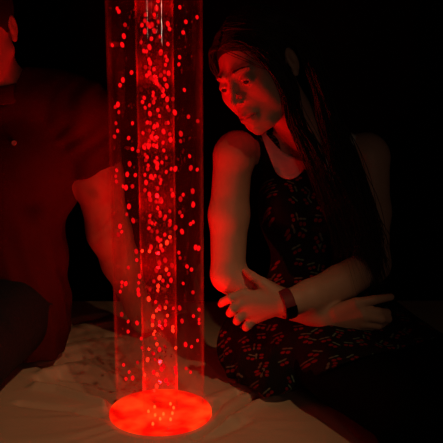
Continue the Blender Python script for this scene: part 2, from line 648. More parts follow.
# ------------------------------------------------------------------ bubble tube
BUB = [
 (0, [(55,36),(62,48),(88,104),(83,151),(34,189),(76,187),(317,30),(342,91),(331,136),(389,72),
  (226,3),(219,35),(173,62),(171,87),(159,105),(184,102),(200,104),(191,112),(227,91),(267,100),(274,121),(171,131),(210,129),(198,162),(235,152),(155,177),(267,184),(190,197),(167,213),(178,215),(237,218)]),
 (50, [(79,125),(67,147),(115,94),(316,30),(313,60),(336,167),(237,14),(258,28),(263,42),(188,40),(193,54),(257,62),(174,72),(191,75),(209,80),(253,92),(270,98),(190,97),(179,107),(238,106),(254,122),(197,115),(208,124),(218,130),(225,143),(233,152),(240,162),(246,168),(262,150),(206,178),(205,190),(212,203),(168,200),(161,217),(245,192),(251,188),(264,206),(288,205),(206,217)]),
 (100, [(47,29),(58,19),(62,51),(50,97),(57,129),(44,153),(119,97),(103,159),(119,205),(143,213),(353,70),(392,88),(321,141),(320,172),
  (190,22),(172,32),(208,10),(265,30),(271,42),(296,52),(225,42),(192,57),(232,67),(181,94),(193,96),(211,111),(222,104),(259,97),(268,95),(190,128),(204,138),(249,132),(275,143),(163,138),(199,155),(189,170),(211,167),(247,178),(278,166),(172,187),(183,186),(192,189),(207,189),(168,197),(250,211),(185,198)]),
 (150, [(107,58),(97,102),(131,105),(53,85),(49,110),(52,132),(80,152),(92,157),(119,152),(358,26),(363,75),(390,82),(371,172),(331,187),(320,205),(372,222),
  (172,20),(180,30),(175,42),(221,33),(214,48),(223,58),(242,52),(260,32),(185,65),(183,80),(222,73),(260,92),(281,79),(298,79),(171,104),(196,111),(204,118),(214,108),(231,112),(238,125),(235,138),(176,136),(224,160),(171,168),(282,167),(190,186),(287,187),(193,206),(218,216),(237,207),(228,212)]),
 (200, [(104,27),(95,60),(122,86),(67,110),(74,133),(60,145),(135,215),(160,213),(373,20),(317,52),(326,67),(373,92),(362,100),(326,132),(383,198),(403,202),(313,220),
  (240,5),(192,66),(234,52),(235,65),(275,47),(257,69),(253,78),(191,90),(201,97),(215,99),(276,88),(275,102),(188,118),(299,116),(200,130),(222,132),(254,145),(276,155),(279,172),(238,167),(225,162),(263,178),(231,172),(196,198),(238,190),(238,200),(245,210)]),
 (250, [(137,42),(102,74),(75,135),(74,152),(91,141),(68,174),(149,110),(145,137),(143,167),(145,185),(318,33),(347,69),(366,82),(331,140),(372,177),
  (190,5),(256,43),(232,56),(284,65),(219,84),(261,82),(271,101),(232,116),(246,128),(209,131),(280,127),(226,150),(266,150),(225,168),(192,165),(187,205),(216,217),(262,217)]),
 (300, [(74,60),(101,90),(138,96),(101,132),(156,161),(159,200),(316,33),(326,88),(400,40),(374,67),(404,82),(407,97),(391,169),(341,186),(366,195),
  (233,30),(219,45),(206,70),(265,65),(256,33),(290,35),(203,87),(203,105),(232,92),(243,118),(257,88),(257,104),(288,113),(288,128),(213,132),(208,143),(215,160),(221,185),(232,207),(255,195),(203,220),(188,205),(300,200)]),
 (350, [(82,62),(105,92),(92,120),(120,117),(140,52),(343,77),(362,93),
  (208,15),(182,40),(213,40),(240,80),(250,68),(299,77),(301,93),(208,93),(222,102),(170,105),(259,127),(268,142),(220,152),(210,170)]),
]


def bubble_tube():
    root = empty('bubble_tube', (TX, TY, MAT_Z), 'tall clear bubble tube glowing red with rising bubbles, standing on the cream platform', 'bubble tube')
    H = 1.55
    ro, ri = .100, .0972
    link('outer_tube', lathe('outer_tube', [(ro, -.03), (ro, H), (ri, H), (ri, -.03)], 128), M_OUTER, root)
    link('inner_tube', lathe('inner_tube', [(.0395, .0), (.0395, H), (.0378, H), (.0378, .0)], 96), M_INNER, root)
    link('light_base', lathe('light_base', [(.0005, -.006), (.1155, -.006), (.1165, -.008), (.1165, -.10), (.0005, -.10)], 96), M_BASE, root)
    link('base_flange', lathe('base_flange', [(.1005, -.0055), (.108, -.0055), (.108, -.003), (.106, .000), (.103, .002), (.1005, .002)], 96),
         M_OUTER, root)
    link('top_cap', lathe('top_cap', [(.0005, H), (.106, H), (.106, H + .03), (.09, H + .05), (.0005, H + .05)], 64), M_CHROME, root)
    r2 = np.random.default_rng(5)
    for a, rr in ((.2, .030), (.9, .034), (2.5, .018), (3.6, .030), (4.4, .034), (4.75, .052), (5.0, .028), (5.15, .060), (5.6, .036), (4.55, .078)):
        o = link('led', bm_mesh('led', uv_ball((.0030, .0030, .0045), 12, 8)), M_LED, root)
        o.location = (rr * math.cos(a), rr * math.sin(a), -.003)
    me = []
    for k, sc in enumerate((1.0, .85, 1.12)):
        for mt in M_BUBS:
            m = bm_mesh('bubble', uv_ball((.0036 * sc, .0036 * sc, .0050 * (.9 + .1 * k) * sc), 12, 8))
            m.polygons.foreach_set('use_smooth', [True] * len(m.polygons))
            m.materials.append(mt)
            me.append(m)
    n = 0
    spots = []
    for y0, pts in BUB:
        for x, y in pts:
            px, py = 104 + x / 4.18, y0 + y / 4.18
            spots.append((px, py))
    spots = spots[:300]
    for px, py in spots:
        c0 = P(px, py, TY)
        dx = c0[0] - TX
        if abs(dx) < .037:
            half = math.sqrt(max(.0355 ** 2 - dx * dx, 0)) * .85 if abs(dx) < .034 else 0
            if half == 0:
                half = .05; sgn = -1; y = TY - r2.uniform(.05, .075)
            else:
                y = TY + r2.uniform(-half, half)
            where = 0
        else:
            rr = r2.uniform(max(abs(dx) + .002, .047), .088) if abs(dx) < .08 else .0888
            y = TY + (-1 if r2.random() < .65 else 1) * math.sqrt(max(rr * rr - dx * dx, 0))
            where = -1 if dx < 0 else 1
        p = P(px, py, y)
        if abs(p[0] - TX) > .089: p[0] = TX + math.copysign(.089, p[0] - TX)
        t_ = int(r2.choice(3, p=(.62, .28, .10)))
        if py > 200 and where == 0 and r2.random() < min(1, (py - 190) / 130) * .5: t_ = 3  # orange LED light near the base, painted in as emission
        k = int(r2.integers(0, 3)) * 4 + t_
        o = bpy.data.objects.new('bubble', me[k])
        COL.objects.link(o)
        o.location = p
        o.rotation_euler = (r2.uniform(-.2, .2), r2.uniform(-.3, .3), 0)
        lab = {0: ('glowing red bubble rising in the crowded central stream of the bubble tube', 'bubbles in the central stream'),
               -1: ('glowing red stray bubble in the clear gap left of the central stream', 'stray bubbles left of the stream'),
               1: ('glowing red stray bubble in the clear gap right of the central stream', 'stray bubbles right of the stream')}[where]
        tag(o, lab[0], 'bubble', lab[1])
    # fine froth in and around the stream: far too many to count
    V, Q = [], []
    bm = bmesh.new()
    for i in range(240):
        a = r2.uniform(0, 2 * math.pi)
        z = .11 + .85 * r2.random() ** 1.3
        rr = math.sqrt(r2.random()) * .034 if i < 190 else r2.uniform(.046, .09)
        s = r2.uniform(.0010, .0022)
        mtx = Matrix.Translation((TX + rr * math.cos(a), TY + rr * math.sin(a), MAT_Z + .01 + z)) @ Matrix.Diagonal((s, s, s * 1.4, 1))
        bmesh.ops.create_icosphere(bm, subdivisions=1, radius=1, matrix=mtx)
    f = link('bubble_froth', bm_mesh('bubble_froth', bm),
             mat_emit('fine_froth', (1.0, .01, .008), .16, BLK))  # faint emission painted in for LED light caught by the froth
    tag(f, 'fine dim red froth drifting between the bright bubbles inside the tube', 'froth', None, 'stuff')
    # the lamp's own light along the lit water column
    for i in range(7):
        l = bpy.data.lights.new('tube_lamp', 'SPOT')
        l.color = (1.0, .001, .002)
        l.energy = AXIS_W * (2.1, .88, .80, .74, .70, .62, .48)[i]
        l.shadow_soft_size = .004
        l.spot_size = math.pi
        l.spot_blend = 1.0
        o = bpy.data.objects.new('tube_lamp', l)
        COL.objects.link(o)
        o.location = (TX, TY, MAT_Z + .03 + .14 * i)
        o.rotation_euler = (math.pi, 0, 0)


bubble_tube()

# ------------------------------------------------------------------ heads
def head_sdf(O, R, s=1.0, female=True):
    """O origin between the ears, R columns = person's left / back / up"""
    H = SDF()
    W = lambda x, y, z: O + R @ (np.array((x, y, z)) * s)
    def ell(c, r, k=.012, op='u'): H.ell(W(*c), np.array(r) * s, k * s, op, R)
    def cone(a, b, ra, rb, k=.008, op='u'): H.cone(W(*a), W(*b), ra * s, rb * s, k * s, op)
    ell((0, .016, .030), (.072, .092, .080))
    ell((0, -.030, -.022), (.058, .058, .082), .02)
    ell((0, -.040, -.066), (.046, .044, .040), .02)
    cone((0, -.074, -.097), (0, -.072, -.090), .0165 if female else .019, .019, .016)
    for q in (-1, 1):
        cone((q * .050, .0, -.052), (q * .022, -.060, -.092), .017 if female else .02, .014, .018)   # jaw line
        ell((q * .043, -.056, -.020), (.018, .020, .016), .02)                      # cheekbone
        if female: cone((q * .018, -.0845, .0245), (q * .044, -.0705, .0245), .0055, .0058, .016)
        else: cone((q * .014, -.086, .022), (q * .044, -.070, .022), .0085, .0075, .012)    # brow ridge
    for q in (-1, 1):
        ell((q * .033, -.0990, .003), (.018, .0145, .0115), .014, 's')                # socket
    if female:
        cone((0, -.0850, .016), (0, -.1050, -.026), .0050, .0054, .012)              # nose
        ell((0, -.1060, -.0280), (.0064, .0075, .0062), .006)
        for q in (-1, 1): ell((q * .050, -.028, -.028), (.020, .040, .050), .02)     # fuller cheeks
    else:
        cone((0, -.086, .012), (0, -.1085, -.030), .0065, .0085, .009)
        ell((0, -.1065, -.034), (.0095, .0095, .0085), .006)
    for q in (-1, 1):
        if female: ell((q * .0088, -.0970, -.0315), (.0050, .0080, .0050), .006)
        else: ell((q * .0115, -.098, -.036), (.0075, .0095, .0070), .005)
        ell((q * .0050, -.1020 if female else -.106, -.0362 if female else -.0425), (.0030, .0045, .0030), .002, 's')
    for q in (-1, 1):
        ell((q * .033, -.0755, .003), (.0142, .0132, .0128), .006)                 # lids
        ell((q * .0335, -.0890, -.0010), (.0130, .0076, .0044), .0015, 's')          # opening
        cone((q * .020, -.0885, .0070), (q * .043, -.0815, .0055), .0016, .0013, .002)   # lid crease
    ell((0, -.086, -.066), (.024, .0125, .017), .010)                                  # mouth mound
    for q in (-1, 1):
        cone((0, -.0975, -.0605), (q * .022, -.0845, -.0650), .0042, .0022, .003)
    cone((-.012, -.0925, -.0715), (.012, -.0925, -.0715), .0056, .0056, .004)
    for q in (-1, 1):
        cone((0, -.1015, -.0655), (q * .023, -.0895, -.0660), .0015, .0012, .0015, 's')
    cone((0, -.1015, -.049), (0, -.1015, -.056), .0028, .0028, .004, 's')             # philtrum
    for q in (-1, 1):                                                              # ears
        ell((q * .0735, .024, -.006), (.0070, .0155, .0265), .004)
        ell((q * .0815, .020, .000), (.0050, .0085, .014), .003, 's')
        ell((q * .0735, .016, -.031), (.0055, .008, .009), .005)
    return H, W


def lip_attr(me, O, R, s):
    n = len(me.vertices)
    co = np.empty(n * 3, np.float32); me.vertices.foreach_get('co', co)
    L = (co.reshape(-1, 3) - O) @ R / s
    half = .0075 * np.sqrt(np.clip(1 - (L[:, 0] / .026) ** 2, 0, 1)) + .0005
    d = np.abs(L[:, 2] + .0665) / half
    a = np.clip(1.6 - d * 1.2, 0, 1) * (L[:, 1] < -.075) * (np.abs(L[:, 0]) < .026)
    at = me.attributes.new('lip', 'FLOAT', 'POINT')
    at.data.foreach_set('value', a.astype(np.float32))


def face_parts(root, body, O, R, s, look=(.0, -1, -.35)):
    """eyes and eyebrows as children of the figure"""
    W = lambda x, y, z: O + R @ (np.array((x, y, z)) * s)
    base = np.array(root.location)
    for q in (-1, 1):
        bm = uv_ball((.0120 * s,) * 3, 24, 16)
        me = bm_mesh('eye', bm)
        o = link('eye', me, M_EYE, root)
        me.materials.append(M_IRIS)
        o.location = W(q * .033, -.0757, .003) - base
        d = R @ (np.array(look) / np.linalg.norm(look))
        o.rotation_euler = Vector(d).to_track_quat('Z', 'Y').to_euler()
        for p in me.polygons:
            if p.center.z > .0095 * s: p.material_index = 1
    for q in (-1, 1):
        c = np.array([W(q * .0155, -.098, .0270), W(q * .025, -.095, .0298), W(q * .037, -.088, .0305), W(q * .050, -.075, .0250)])
        pts = catmull(c, 14)
        for _ in range(6):
            pts = pts - body.grad(pts) * (body.at(pts) - .0004)[:, None]
        paths, rad = [], []
        for k in range(26):
            t = k / 26
            i = min(int(t * 12), 11)
            p0 = pts[i] + (pts[i + 1] - pts[i]) * (t * 12 - i)
            dirv = (pts[i + 1] - pts[i]); dirv /= np.linalg.norm(dirv)
            up = R[:, 2] * (.9 - 1.2 * t)
            st = p0 + R[:, 2] * rng.uniform(-.0022, .0014) * (1 - .5 * t)
            paths.append(np.array([st, st + (dirv + up * .5) * .004, st + (dirv * 1.4 + up * .2) * .008])); rad.append(np.array([.0007, .0007, .0002]))
        m = capsule_tubes('eyebrow', np.array(paths) - base, np.array(rad), 5)
        link('eyebrow', m, M_BROW, root)


# ------------------------------------------------------------------ the young woman
def Rmat(a, b, c):
    ca, sa, cb, sb, cc, sc = math.cos(a), math.sin(a), math.cos(b), math.sin(b), math.cos(c), math.sin(c)
    Rz = np.array([[ca, -sa, 0], [sa, ca, 0], [0, 0, 1]]); Rx = np.array([[1, 0, 0], [0, cb, -sb], [0, sb, cb]])
    Ry = np.array([[cc, 0, sc], [0, 1, 0], [-sc, 0, cc]])
    return Ry @ Rz @ Rx


def off_mesh(me, base):
    n = len(me.vertices)
    co = np.empty(n * 3, np.float32); me.vertices.foreach_get('co', co)
    me.vertices.foreach_set('co', (co.reshape(-1, 3) - base).astype(np.float32).ravel())
    me.update()


def woman():
    global RS
    z = MAT_Z
    DY = .12
    Q_ = lambda px, py, Y: P(px, py, Y + DY)
    base = V3(.245, 2.36, z)
    root = empty('person', tuple(base), 'long-haired young woman in a cherry-print dress, arms folded, head leaning to the tube', 'person')
    O, R, s = V3(.084, 2.245, 1.200), Rmat(-.74, -.02, -.47), 1.08
    head, W = head_sdf(O, R, s, True)
    RS = 1.05

    # --- torso
    torso = SDF()
    torso.ell(Q_(312, 205, 2.225), (.118, .088, .150), .03)
    torso.ell(Q_(313, 285, 2.225), (.102, .082, .110), .05)
    torso.ell(V3(.245, 2.36, z + .112), (.145, .115, .098), .05)
    for px in (289, 334):
        torso.ell(Q_(px, 208, 2.158), (.048, .042, .050), .03)
    torso.cone(Q_(268, 152, 2.20), Q_(312, 143, 2.235), .036, .045, .03)
    torso.cone(Q_(357, 153, 2.235), Q_(312, 143, 2.235), .036, .045, .03)
    # --- arms
    shR, elR = Q_(233, 158, 2.165), Q_(228, 272, 2.10)
    wrR = Q_(326, 317, 2.022)
    shL, elL = Q_(370, 160, 2.23), Q_(372, 264, 2.14)
    wrL = Q_(288, 303, 2.005)
    arms = SDF()
    arms.cone(shR, Q_(229, 215, 2.135), .0425, .0425, .01)
    arms.cone(Q_(229, 215, 2.135), elR, .0425, .0375, .02)
    arms.ball(Q_(238, 150, 2.168), .043, .03)
    arms.chain([Q_(229, 277, 2.098), Q_(262, 296, 2.082), wrR], [.036, .036, .027], .02)
    arms2 = SDF()
    arms2.cone(shL, Q_(371, 212, 2.19), .044, .0425, .01)
    arms2.cone(Q_(371, 212, 2.19), elL, .0425, .039, .02)
    arms2.ball(Q_(366, 152, 2.23), .044, .03)
    arms2.chain([elL, Q_(340, 284, 2.06), Q_(310, 296, 2.02), wrL], [.039, .0405, .034, .0285], .02)
    # --- hands
    def hand(wrist, knuckles, fingers, thumb, rw=.024):
        h = SDF()
        mid = wrist
        for kn in knuckles: h.cone(mid, kn, rw * .72, .0115, .014)
        for kn, ch in zip(knuckles, fingers):
            pts = [kn] + ch
            h.cone(pts[0], pts[1], .0110, .0100, .004)
            h.cone(pts[1], pts[2], .0100, .0090, .002)
            h.cone(pts[2], pts[3], .0090, .0076, .002)
        h.cone(thumb[0], thumb[1], .0165, .0125, .014)
        h.cone(thumb[1], thumb[2], .0118, .0098, .004)
        h.cone(thumb[2], thumb[3], .0098, .0078, .003)
        return h
    handL = hand(Q_(286, 303, 2.005),
                 [Q_(243, 294, 2.022), Q_(241, 304, 2.014), Q_(245, 313, 2.016), Q_(252, 320, 2.024)],
                 [[Q_(231, 298, 2.018), Q_(223, 302, 2.034), Q_(221, 304, 2.056)],
                  [Q_(233, 309, 2.010), Q_(230, 313, 2.030), Q_(230, 314, 2.052)],
                  [Q_(239, 318, 2.012), Q_(237, 321, 2.032), Q_(238, 321, 2.052)],
                  [Q_(248, 325, 2.020), Q_(246, 327, 2.036), Q_(247, 327, 2.052)]],
                 [Q_(279, 296, 2.012), Q_(262, 283, 2.026), Q_(252, 276, 2.042), Q_(246, 271, 2.062)])
    handR = hand(wrR,
                 [Q_(361, 310, 1.990), Q_(364, 316, 1.985), Q_(363, 323, 1.990), Q_(358, 328, 2.000)],
                 [[Q_(378, 312, 1.993), Q_(387, 313, 2.013), Q_(385, 314, 2.037)],
                  [Q_(381, 319, 1.989), Q_(388, 319, 2.011), Q_(385, 319, 2.035)],
                  [Q_(378, 325, 1.995), Q_(384, 324, 2.017), Q_(381, 323, 2.037)],
                  [Q_(370, 329, 2.005), Q_(376, 328, 2.025), Q_(373, 326, 2.041)]],
                 [Q_(337, 311, 2.005), Q_(356, 303.5, 1.991), Q_(374, 300, 1.995), Q_(391, 297, 2.011)])
    # --- legs (shins hang over the front edge of the platform, feet on the floor)
    legs = SDF()
    hipR, knR, anR = V3(.170, 2.335, z + .106), V3(.385, 1.850, z + .090), V3(.400, 1.800, .10)
    hipL, knL, anL = V3(.315, 2.36, z + .106), V3(.585, 1.850, z + .090), V3(.590, 1.800, .10)
    for hip, kn, an in ((hipR, knR, anR), (hipL, knL, anL)):
        m = hip * .5 + kn * .5
        legs.chain([hip, m, kn], [.090, .078, .060], .03)
        calf = kn * .68 + an * .32 + V3(0, .008, 0)
        legs.chain([kn, calf, an], [.056, .052, .034], .03)
        legs.chain([an, V3(an[0] + .01, an[1] + .03, .035), V3(an[0] + .015, an[1] - .12, .026), V3(an[0] + .02, an[1] - .165, .022)], [.034, .033, .028, .021], .02)
    legs.ell(V3(.245, 2.36, z + .108), (.142, .112, .094), .04)

    neck = SDF()
    neck.chain([W(0, .018, -.045), Q_(300, 128, 2.205), Q_(311, 150, 2.235)], [.050, .0475, .056], .02)

    body = SDF()
    body.sub(head, .0)
    body.sub(neck, .022)
    body.sub(torso, .03)
    body.sub(legs, .02)
    body.sub(arms, .022)
    body.sub(arms2, .022)
    body.sub(handR, .008)
    body.sub(handL, .004)
    me = body.mesh('body', .0042, (V3(-.005, 2.0, 1.06), V3(.19, 2.20, 1.30)), .0016)
    lip_attr(me, O, R, s)
    off_mesh(me, base)
    link('body', me, M_SKIN_G, root)
    face_parts(root, body, O, R, s, (.12, -1, -.55))

    # --- dress
    bod = SDF()
    bod.sub(torso, 0, .0065)
    lap = SDF()
    # waist seam flare, lap over both thighs, cloth bunched beside the right hip
    lap.ell(V3(.235, 2.34, z + .135), (.160, .140, .112), .05)
    lap.cone(hipR + V3(0, 0, .012), V3(.330, 1.960, z + .100), .096, .074, .05)
    lap.cone(hipL + V3(0, 0, .012), V3(.500, 1.990, z + .100), .100, .080, .05)
    lap.cone(V3(.30, 2.25, z + .12), V3(.38, 2.04, z + .10), .07, .05, .05)
    lap.cone(V3(.055, 2.310, z + .055), V3(.125, 2.19, z + .048), .050, .048, .06)
    lap.ell(V3(.085, 2.315, z + .09), (.080, .09, .075), .05)
    lap.cone(V3(.06, 2.27, z + .032), V3(.135, 2.165, z + .030), .038, .034, .04)
    cx, cy = .25, 2.42

    def skirt_fn(x, y, zz):
        d = lap(x, y, zz)
        a = np.arctan2(y - cy, x - cx)
        w = np.clip((z + .30 - zz) / .22, 0, 1)
        f = np.sin(a * 23 + 2.2 * np.sin(a * 5)) * .0042 + np.sin(a * 41 + 1.3) * .0018
        d = d + f * w
        # hem: slants across the thighs, cloth ends at the platform
        hem = ((.52 * x - .85 * y) + 1.775 - 1.43 * (zz - z)) / 1.745
        d = np.maximum(d, hem)
        return np.maximum(d, (z + .009) - zz)
    lo, hi = lap.bounds()
    dress = SDF()
    dress.sub(bod, 0)
    dress.fn(skirt_fn, lo, hi, .02)
    dress.fn(lambda x, y, zz: (z + .008) - zz + 0 * x + 0 * y, lo - .3, hi + .6, 0, 'i')
    dress.ell(Q_(311, 142, 2.195), (.073, .085, .062), .008, 's')
    dress.cone(Q_(311, 145, 2.235), Q_(311, 110, 2.235), .062, .075, .008, 's')
    # arm holes
    dress.cone(shR + V3(-.03, 0, .04), Q_(238, 172, 2.165), .054, .046, .008, 's')
    dress.cone(shL + V3(.03, 0, .04), Q_(364, 174, 2.225), .054, .046, .008, 's')
    dm = dress.mesh('dress', .004)
    off_mesh(dm, base)
    dob = link('dress', dm, M_DRESS, root)

    # --- white collar lying on the bodice
    full = SDF(); full.sub(torso, 0, .0065); full.sub(neck, .02, .003)
    def lobe(inner, outer):
        n, k = 28, 10
        ci = catmull([Q_(x, y, 2.14) for x, y in inner], n); co_ = catmull([Q_(x, y, 2.14) for x, y in outer], n)
        t = np.linspace(0, 1, k)[None, :, None]
        g = (ci[:, None] * (1 - t) + co_[:, None] * t).reshape(-1, 3)
        # drop on to the cloth along the body's normal, from the front
        for _ in range(40):
            d = full.at(g) - .0035
            g = g + V3(0, 1, 0) * np.clip(d, -.01, .01)[:, None] * .8
        for _ in range(6):
            g = g - full.grad(g) * (full.at(g) - .0035)[:, None] * .7
        nrm = full.grad(g)
        top, bot = g + nrm * .0022, g - nrm * .001
        V = np.concatenate([top, bot]); m = n * k
        Q = []
        for i in range(n - 1):
            for j in range(k - 1):
                a = i * k + j
                Q.append((a, a + 1, a + k + 1, a + k)); Q.append((m + a, m + a + k, m + a + k + 1, m + a + 1))
        for i in range(n - 1):
            for j in (0, k - 1):
                a = i * k + j
                Q.append((a, a + k, m + a + k, m + a))
        for j in range(k - 1):
            for i in (0, n - 1):
                a = i * k + j
                Q.append((a, m + a, m + a + 1, a + 1))
        return V, Q
    V1, Q1 = lobe([(265, 135), (272, 143), (284, 154), (297, 160), (309, 163)],
                  [(262, 138), (269, 156), (279, 177), (295, 178), (309, 165)])
    V2, Q2 = lobe([(310.5, 163), (321, 161), (335, 155), (347, 147), (355, 138)],
                  [(310.5, 165), (320, 179), (338, 178), (352, 163), (360, 140)])
    for V, Q in ((V1, Q1), (V2, Q2)):
        cm = mesh_np('collar', V - base, Q)
        bm = bmesh.new(); bm.from_mesh(cm); bmesh.ops.recalc_face_normals(bm, faces=bm.faces); bm.to_mesh(cm); bm.free()
        c = link('collar', cm, M_COLLAR, dob)
        c['label'] = 'white rounded collar'

    # --- tights
    lg = SDF()
    lg.sub(legs, 0, .003)
    lm = lg.mesh('tights', .005)
    off_mesh(lm, base)
    link('tights', lm, M_TIGHTS, root)

    # --- watch on the left wrist
    ax = wrL - Q_(310, 296, 2.02); ax /= np.linalg.norm(ax)
    wc = Q_(285, 303, 2.005)
    wc = wrL + ax * .004
    n1 = V3(0, -1, 0) - ax * (V3(0, -1, 0) @ ax); n1 /= np.linalg.norm(n1)
    n2 = np.cross(ax, n1)
    if n2[2] < 0: n2 = -n2
    def ring(name, ri, ro, w, a0, a1, n, mat, par):
        closed = a1 - a0 > 6.2
        V, Q = [], []
        prof = [(ri, -w), (ro - .001, -w), (ro, -w * .8), (ro, w * .8), (ro - .001, w), (ri, w)]
        k = len(prof)
        for i in range(n):
            a = a0 + (a1 - a0) * i / (n if closed else n - 1)
            e = math.cos(a) * n1 + math.sin(a) * n2
            for r, t in prof: V.append(wc + e * r + ax * t)
        for i in range(n if closed else n - 1):
            j = (i + 1) % n
            for t in range(k):
                u = (t + 1) % k
                Q.append((i * k + t, j * k + t, j * k + u, i * k + u))
        if not closed:
            Q.append(tuple(range(k))); Q.append(tuple(range((n - 1) * k + k - 1, (n - 1) * k - 1, -1)))
        m = mesh_np(name, np.array(V) - base, Q)
        bm = bmesh.new(); bm.from_mesh(m); bmesh.ops.recalc_face_normals(bm, faces=bm.faces); bm.to_mesh(m); bm.free()
        return link(name, m, mat, par, smooth=False)
    wt = ring('wristwatch', .0275, .0335, .0125, 0, 2 * math.pi, 48, M_BAND, root)
    wt['label'] = 'dark red wristwatch strap'
    sc = ring('watch_screen', .0325, .0362, .0135, -1.25, .05, 20, M_SCREEN, wt)
    sc['label'] = 'black watch screen'

    # --- hair
    r3 = np.random.default_rng(11)
    cap = SDF()
    cap.ell(W(0, .018, .032), (.0775, .0965, .0845), 0, 'u', R)
    fz = R[:, 1] + R[:, 2] * .95; fz0 = O + R @ V3(0, -.010, 0)
    cap.fn(lambda x, y, zz: -((x - fz0[0]) * fz[0] + (y - fz0[1]) * fz[1] + (zz - fz0[2]) * fz[2]) + 0.0, V3(-1, 1, 0), V3(1, 3, 3), .01, 'i')
    cap.sub(head, .0, .0005, 's') if False else None
    coll = SDF(); coll.sub(head, 0); coll.sub(neck, .02); coll.sub(torso, .02, .006); coll.sub(arms, .01); coll.sub(arms2, .01)
    paths, rad = [], []

    batch = []

    def strand(ctrl, r0=.0015, n=30, jit=.006, off=.004, lay=.012, wav=.004):
        c = np.array(ctrl, float)
        j = r3.normal(size=c.shape) * jit
        j[0] *= .25
        j *= np.linspace(.5, 1.5, len(c))[:, None]
        p = catmull(c + j, n)
        ph = r3.uniform(0, 6.28)
        t = np.linspace(0, 1, n)
        p += wav * t[:, None] * np.stack([np.sin(9 * t + ph), np.cos(7 * t + ph), 0 * t], 1)
        batch.append(p)
        offs.append(np.full(n, off + r3.uniform(0, lay)))
        rad.append(r0 * (1 - .75 * t ** 2) * r3.uniform(.7, 1.3))
    offs = []

    def settle():
        p = np.array(batch); sh_ = p.shape
        o = np.concatenate(offs)
        q = p.reshape(-1, 3)
        for _ in range(6):
            push = np.clip(o - coll.at(q), 0, .03)
            m = push > 1e-5
            q[m] += coll.grad(q[m]) * push[m, None] * .85
        p = q.reshape(sh_)
        for _ in range(2):
            p[:, 1:-1] = p[:, 1:-1] * .5 + (p[:, :-2] + p[:, 2:]) * .25
        # keep clear of the tube wall
        dxy = p[..., :2] - np.array([TX, TY]); rr = np.linalg.norm(dxy, axis=-1)
        p[..., :2] = np.array([TX, TY]) + dxy * np.maximum(.106 / rr, 1)[..., None]
        paths.extend(list(p))

    def U(a, b): return r3.uniform(a, b)
    # front lock: parting -> temple -> in front of the ear -> collar -> chest
    for i in range(170):
        u = U(0, 1)
        strand([W(.004, -.086 + .045 * u, .078 + .022 * u), W(.040, -.070 + .05 * u, .078 + .012 * u), W(.068, -.054 + .034 * u, .030), W(.072, -.046 + .036 * u, -.035),
                Q_(287 + 12 * u, 118, 2.07 + .02 * u), Q_(304 + 14 * u, 150, 2.09), Q_(322 + 16 * u, 200, 2.10), Q_(340 + 18 * u, 255 + U(-25, 25), 2.10)])
    # swept above and behind the ear, over the left shoulder and down the arm
    for i in range(330):
        u = U(0, 1)
        strand([W(.004, -.045 + .10 * u, .10 + .008 * u - .02 * u * u), W(.052, -.035 + .09 * u, .082), W(.079, .012 + .06 * u, .050), W(.080, .062 + .03 * u, -.012),
                Q_(320 + 18 * u, 118, 2.16 + .04 * u), Q_(332 + 24 * u, 155, 2.13 + .03 * u), Q_(345 + 28 * u, 205, 2.10), Q_(362 + 24 * u, 262 + U(-30, 28), 2.09)], off=.005, lay=.02)
    # back of the head
    for i in range(220):
        u = U(-1, 1)
        strand([W(.05 * u, .03, .112), W(.075 * u, .085, .07), W(.07 * u, .112, .0), W(.065 * u, .105, -.08),
                Q_(318 + 26 * u, 170, 2.34), Q_(322 + 30 * u, 240, 2.36 + U(-.02, .02))], off=.005, lay=.02)
    # far side: falls between the face and the tube
    for i in range(150):
        u = U(0, 1)
        strand([W(-.004, -.082 + .10 * u, .080 + .028 * u), W(-.044, -.066 + .09 * u, .078), W(-.074, -.040 + .08 * u, .034), W(-.084, -.022 + .08 * u, -.02),
                W(-.084, .0 + .07 * u, -.075), W(-.075, .03 + .06 * u, -.13)], off=.004, lay=.012)
    # a few loose hairs
    for i in range(130):
        u = U(0, 1)
        strand([W(.004, -.055 + .05 * u, .10), W(.055, -.040 + .05 * u, .082), W(.081, -.006 + .028 * u, .040), W(.084, .030 + .012 * u, .026), W(.081, .058, -.015),
                Q_(322 + 8 * u, 118, 2.17), Q_(336 + 10 * u, 155, 2.13), Q_(352 + 12 * u, 205, 2.10), Q_(366, 262 + U(-25, 25), 2.09)], jit=.004, lay=.008)
    for i in range(14):
        u = U(0, 1)
        strand([W(.004, -.084, .08), W(.034, -.082 + .02 * u, .07), W(.066, -.048, .03), W(.079, -.028, -.03), Q_(294 + 6 * u, 128, 2.09), Q_(318 + 30 * u, 190, 2.06), Q_(345 + 40 * u, 285, 2.03)], r0=.0008, jit=.012)
    settle()
    RS = 1.0
    hm = capsule_tubes('hair', [p - base for p in paths], rad, 5)
    hair = link('hair', hm, M_HAIR, root)
    cm = cap.mesh('scalp_hair', .004)
    off_mesh(cm, base)
    c = link('scalp_hair', cm, M_HAIR, root)


woman()


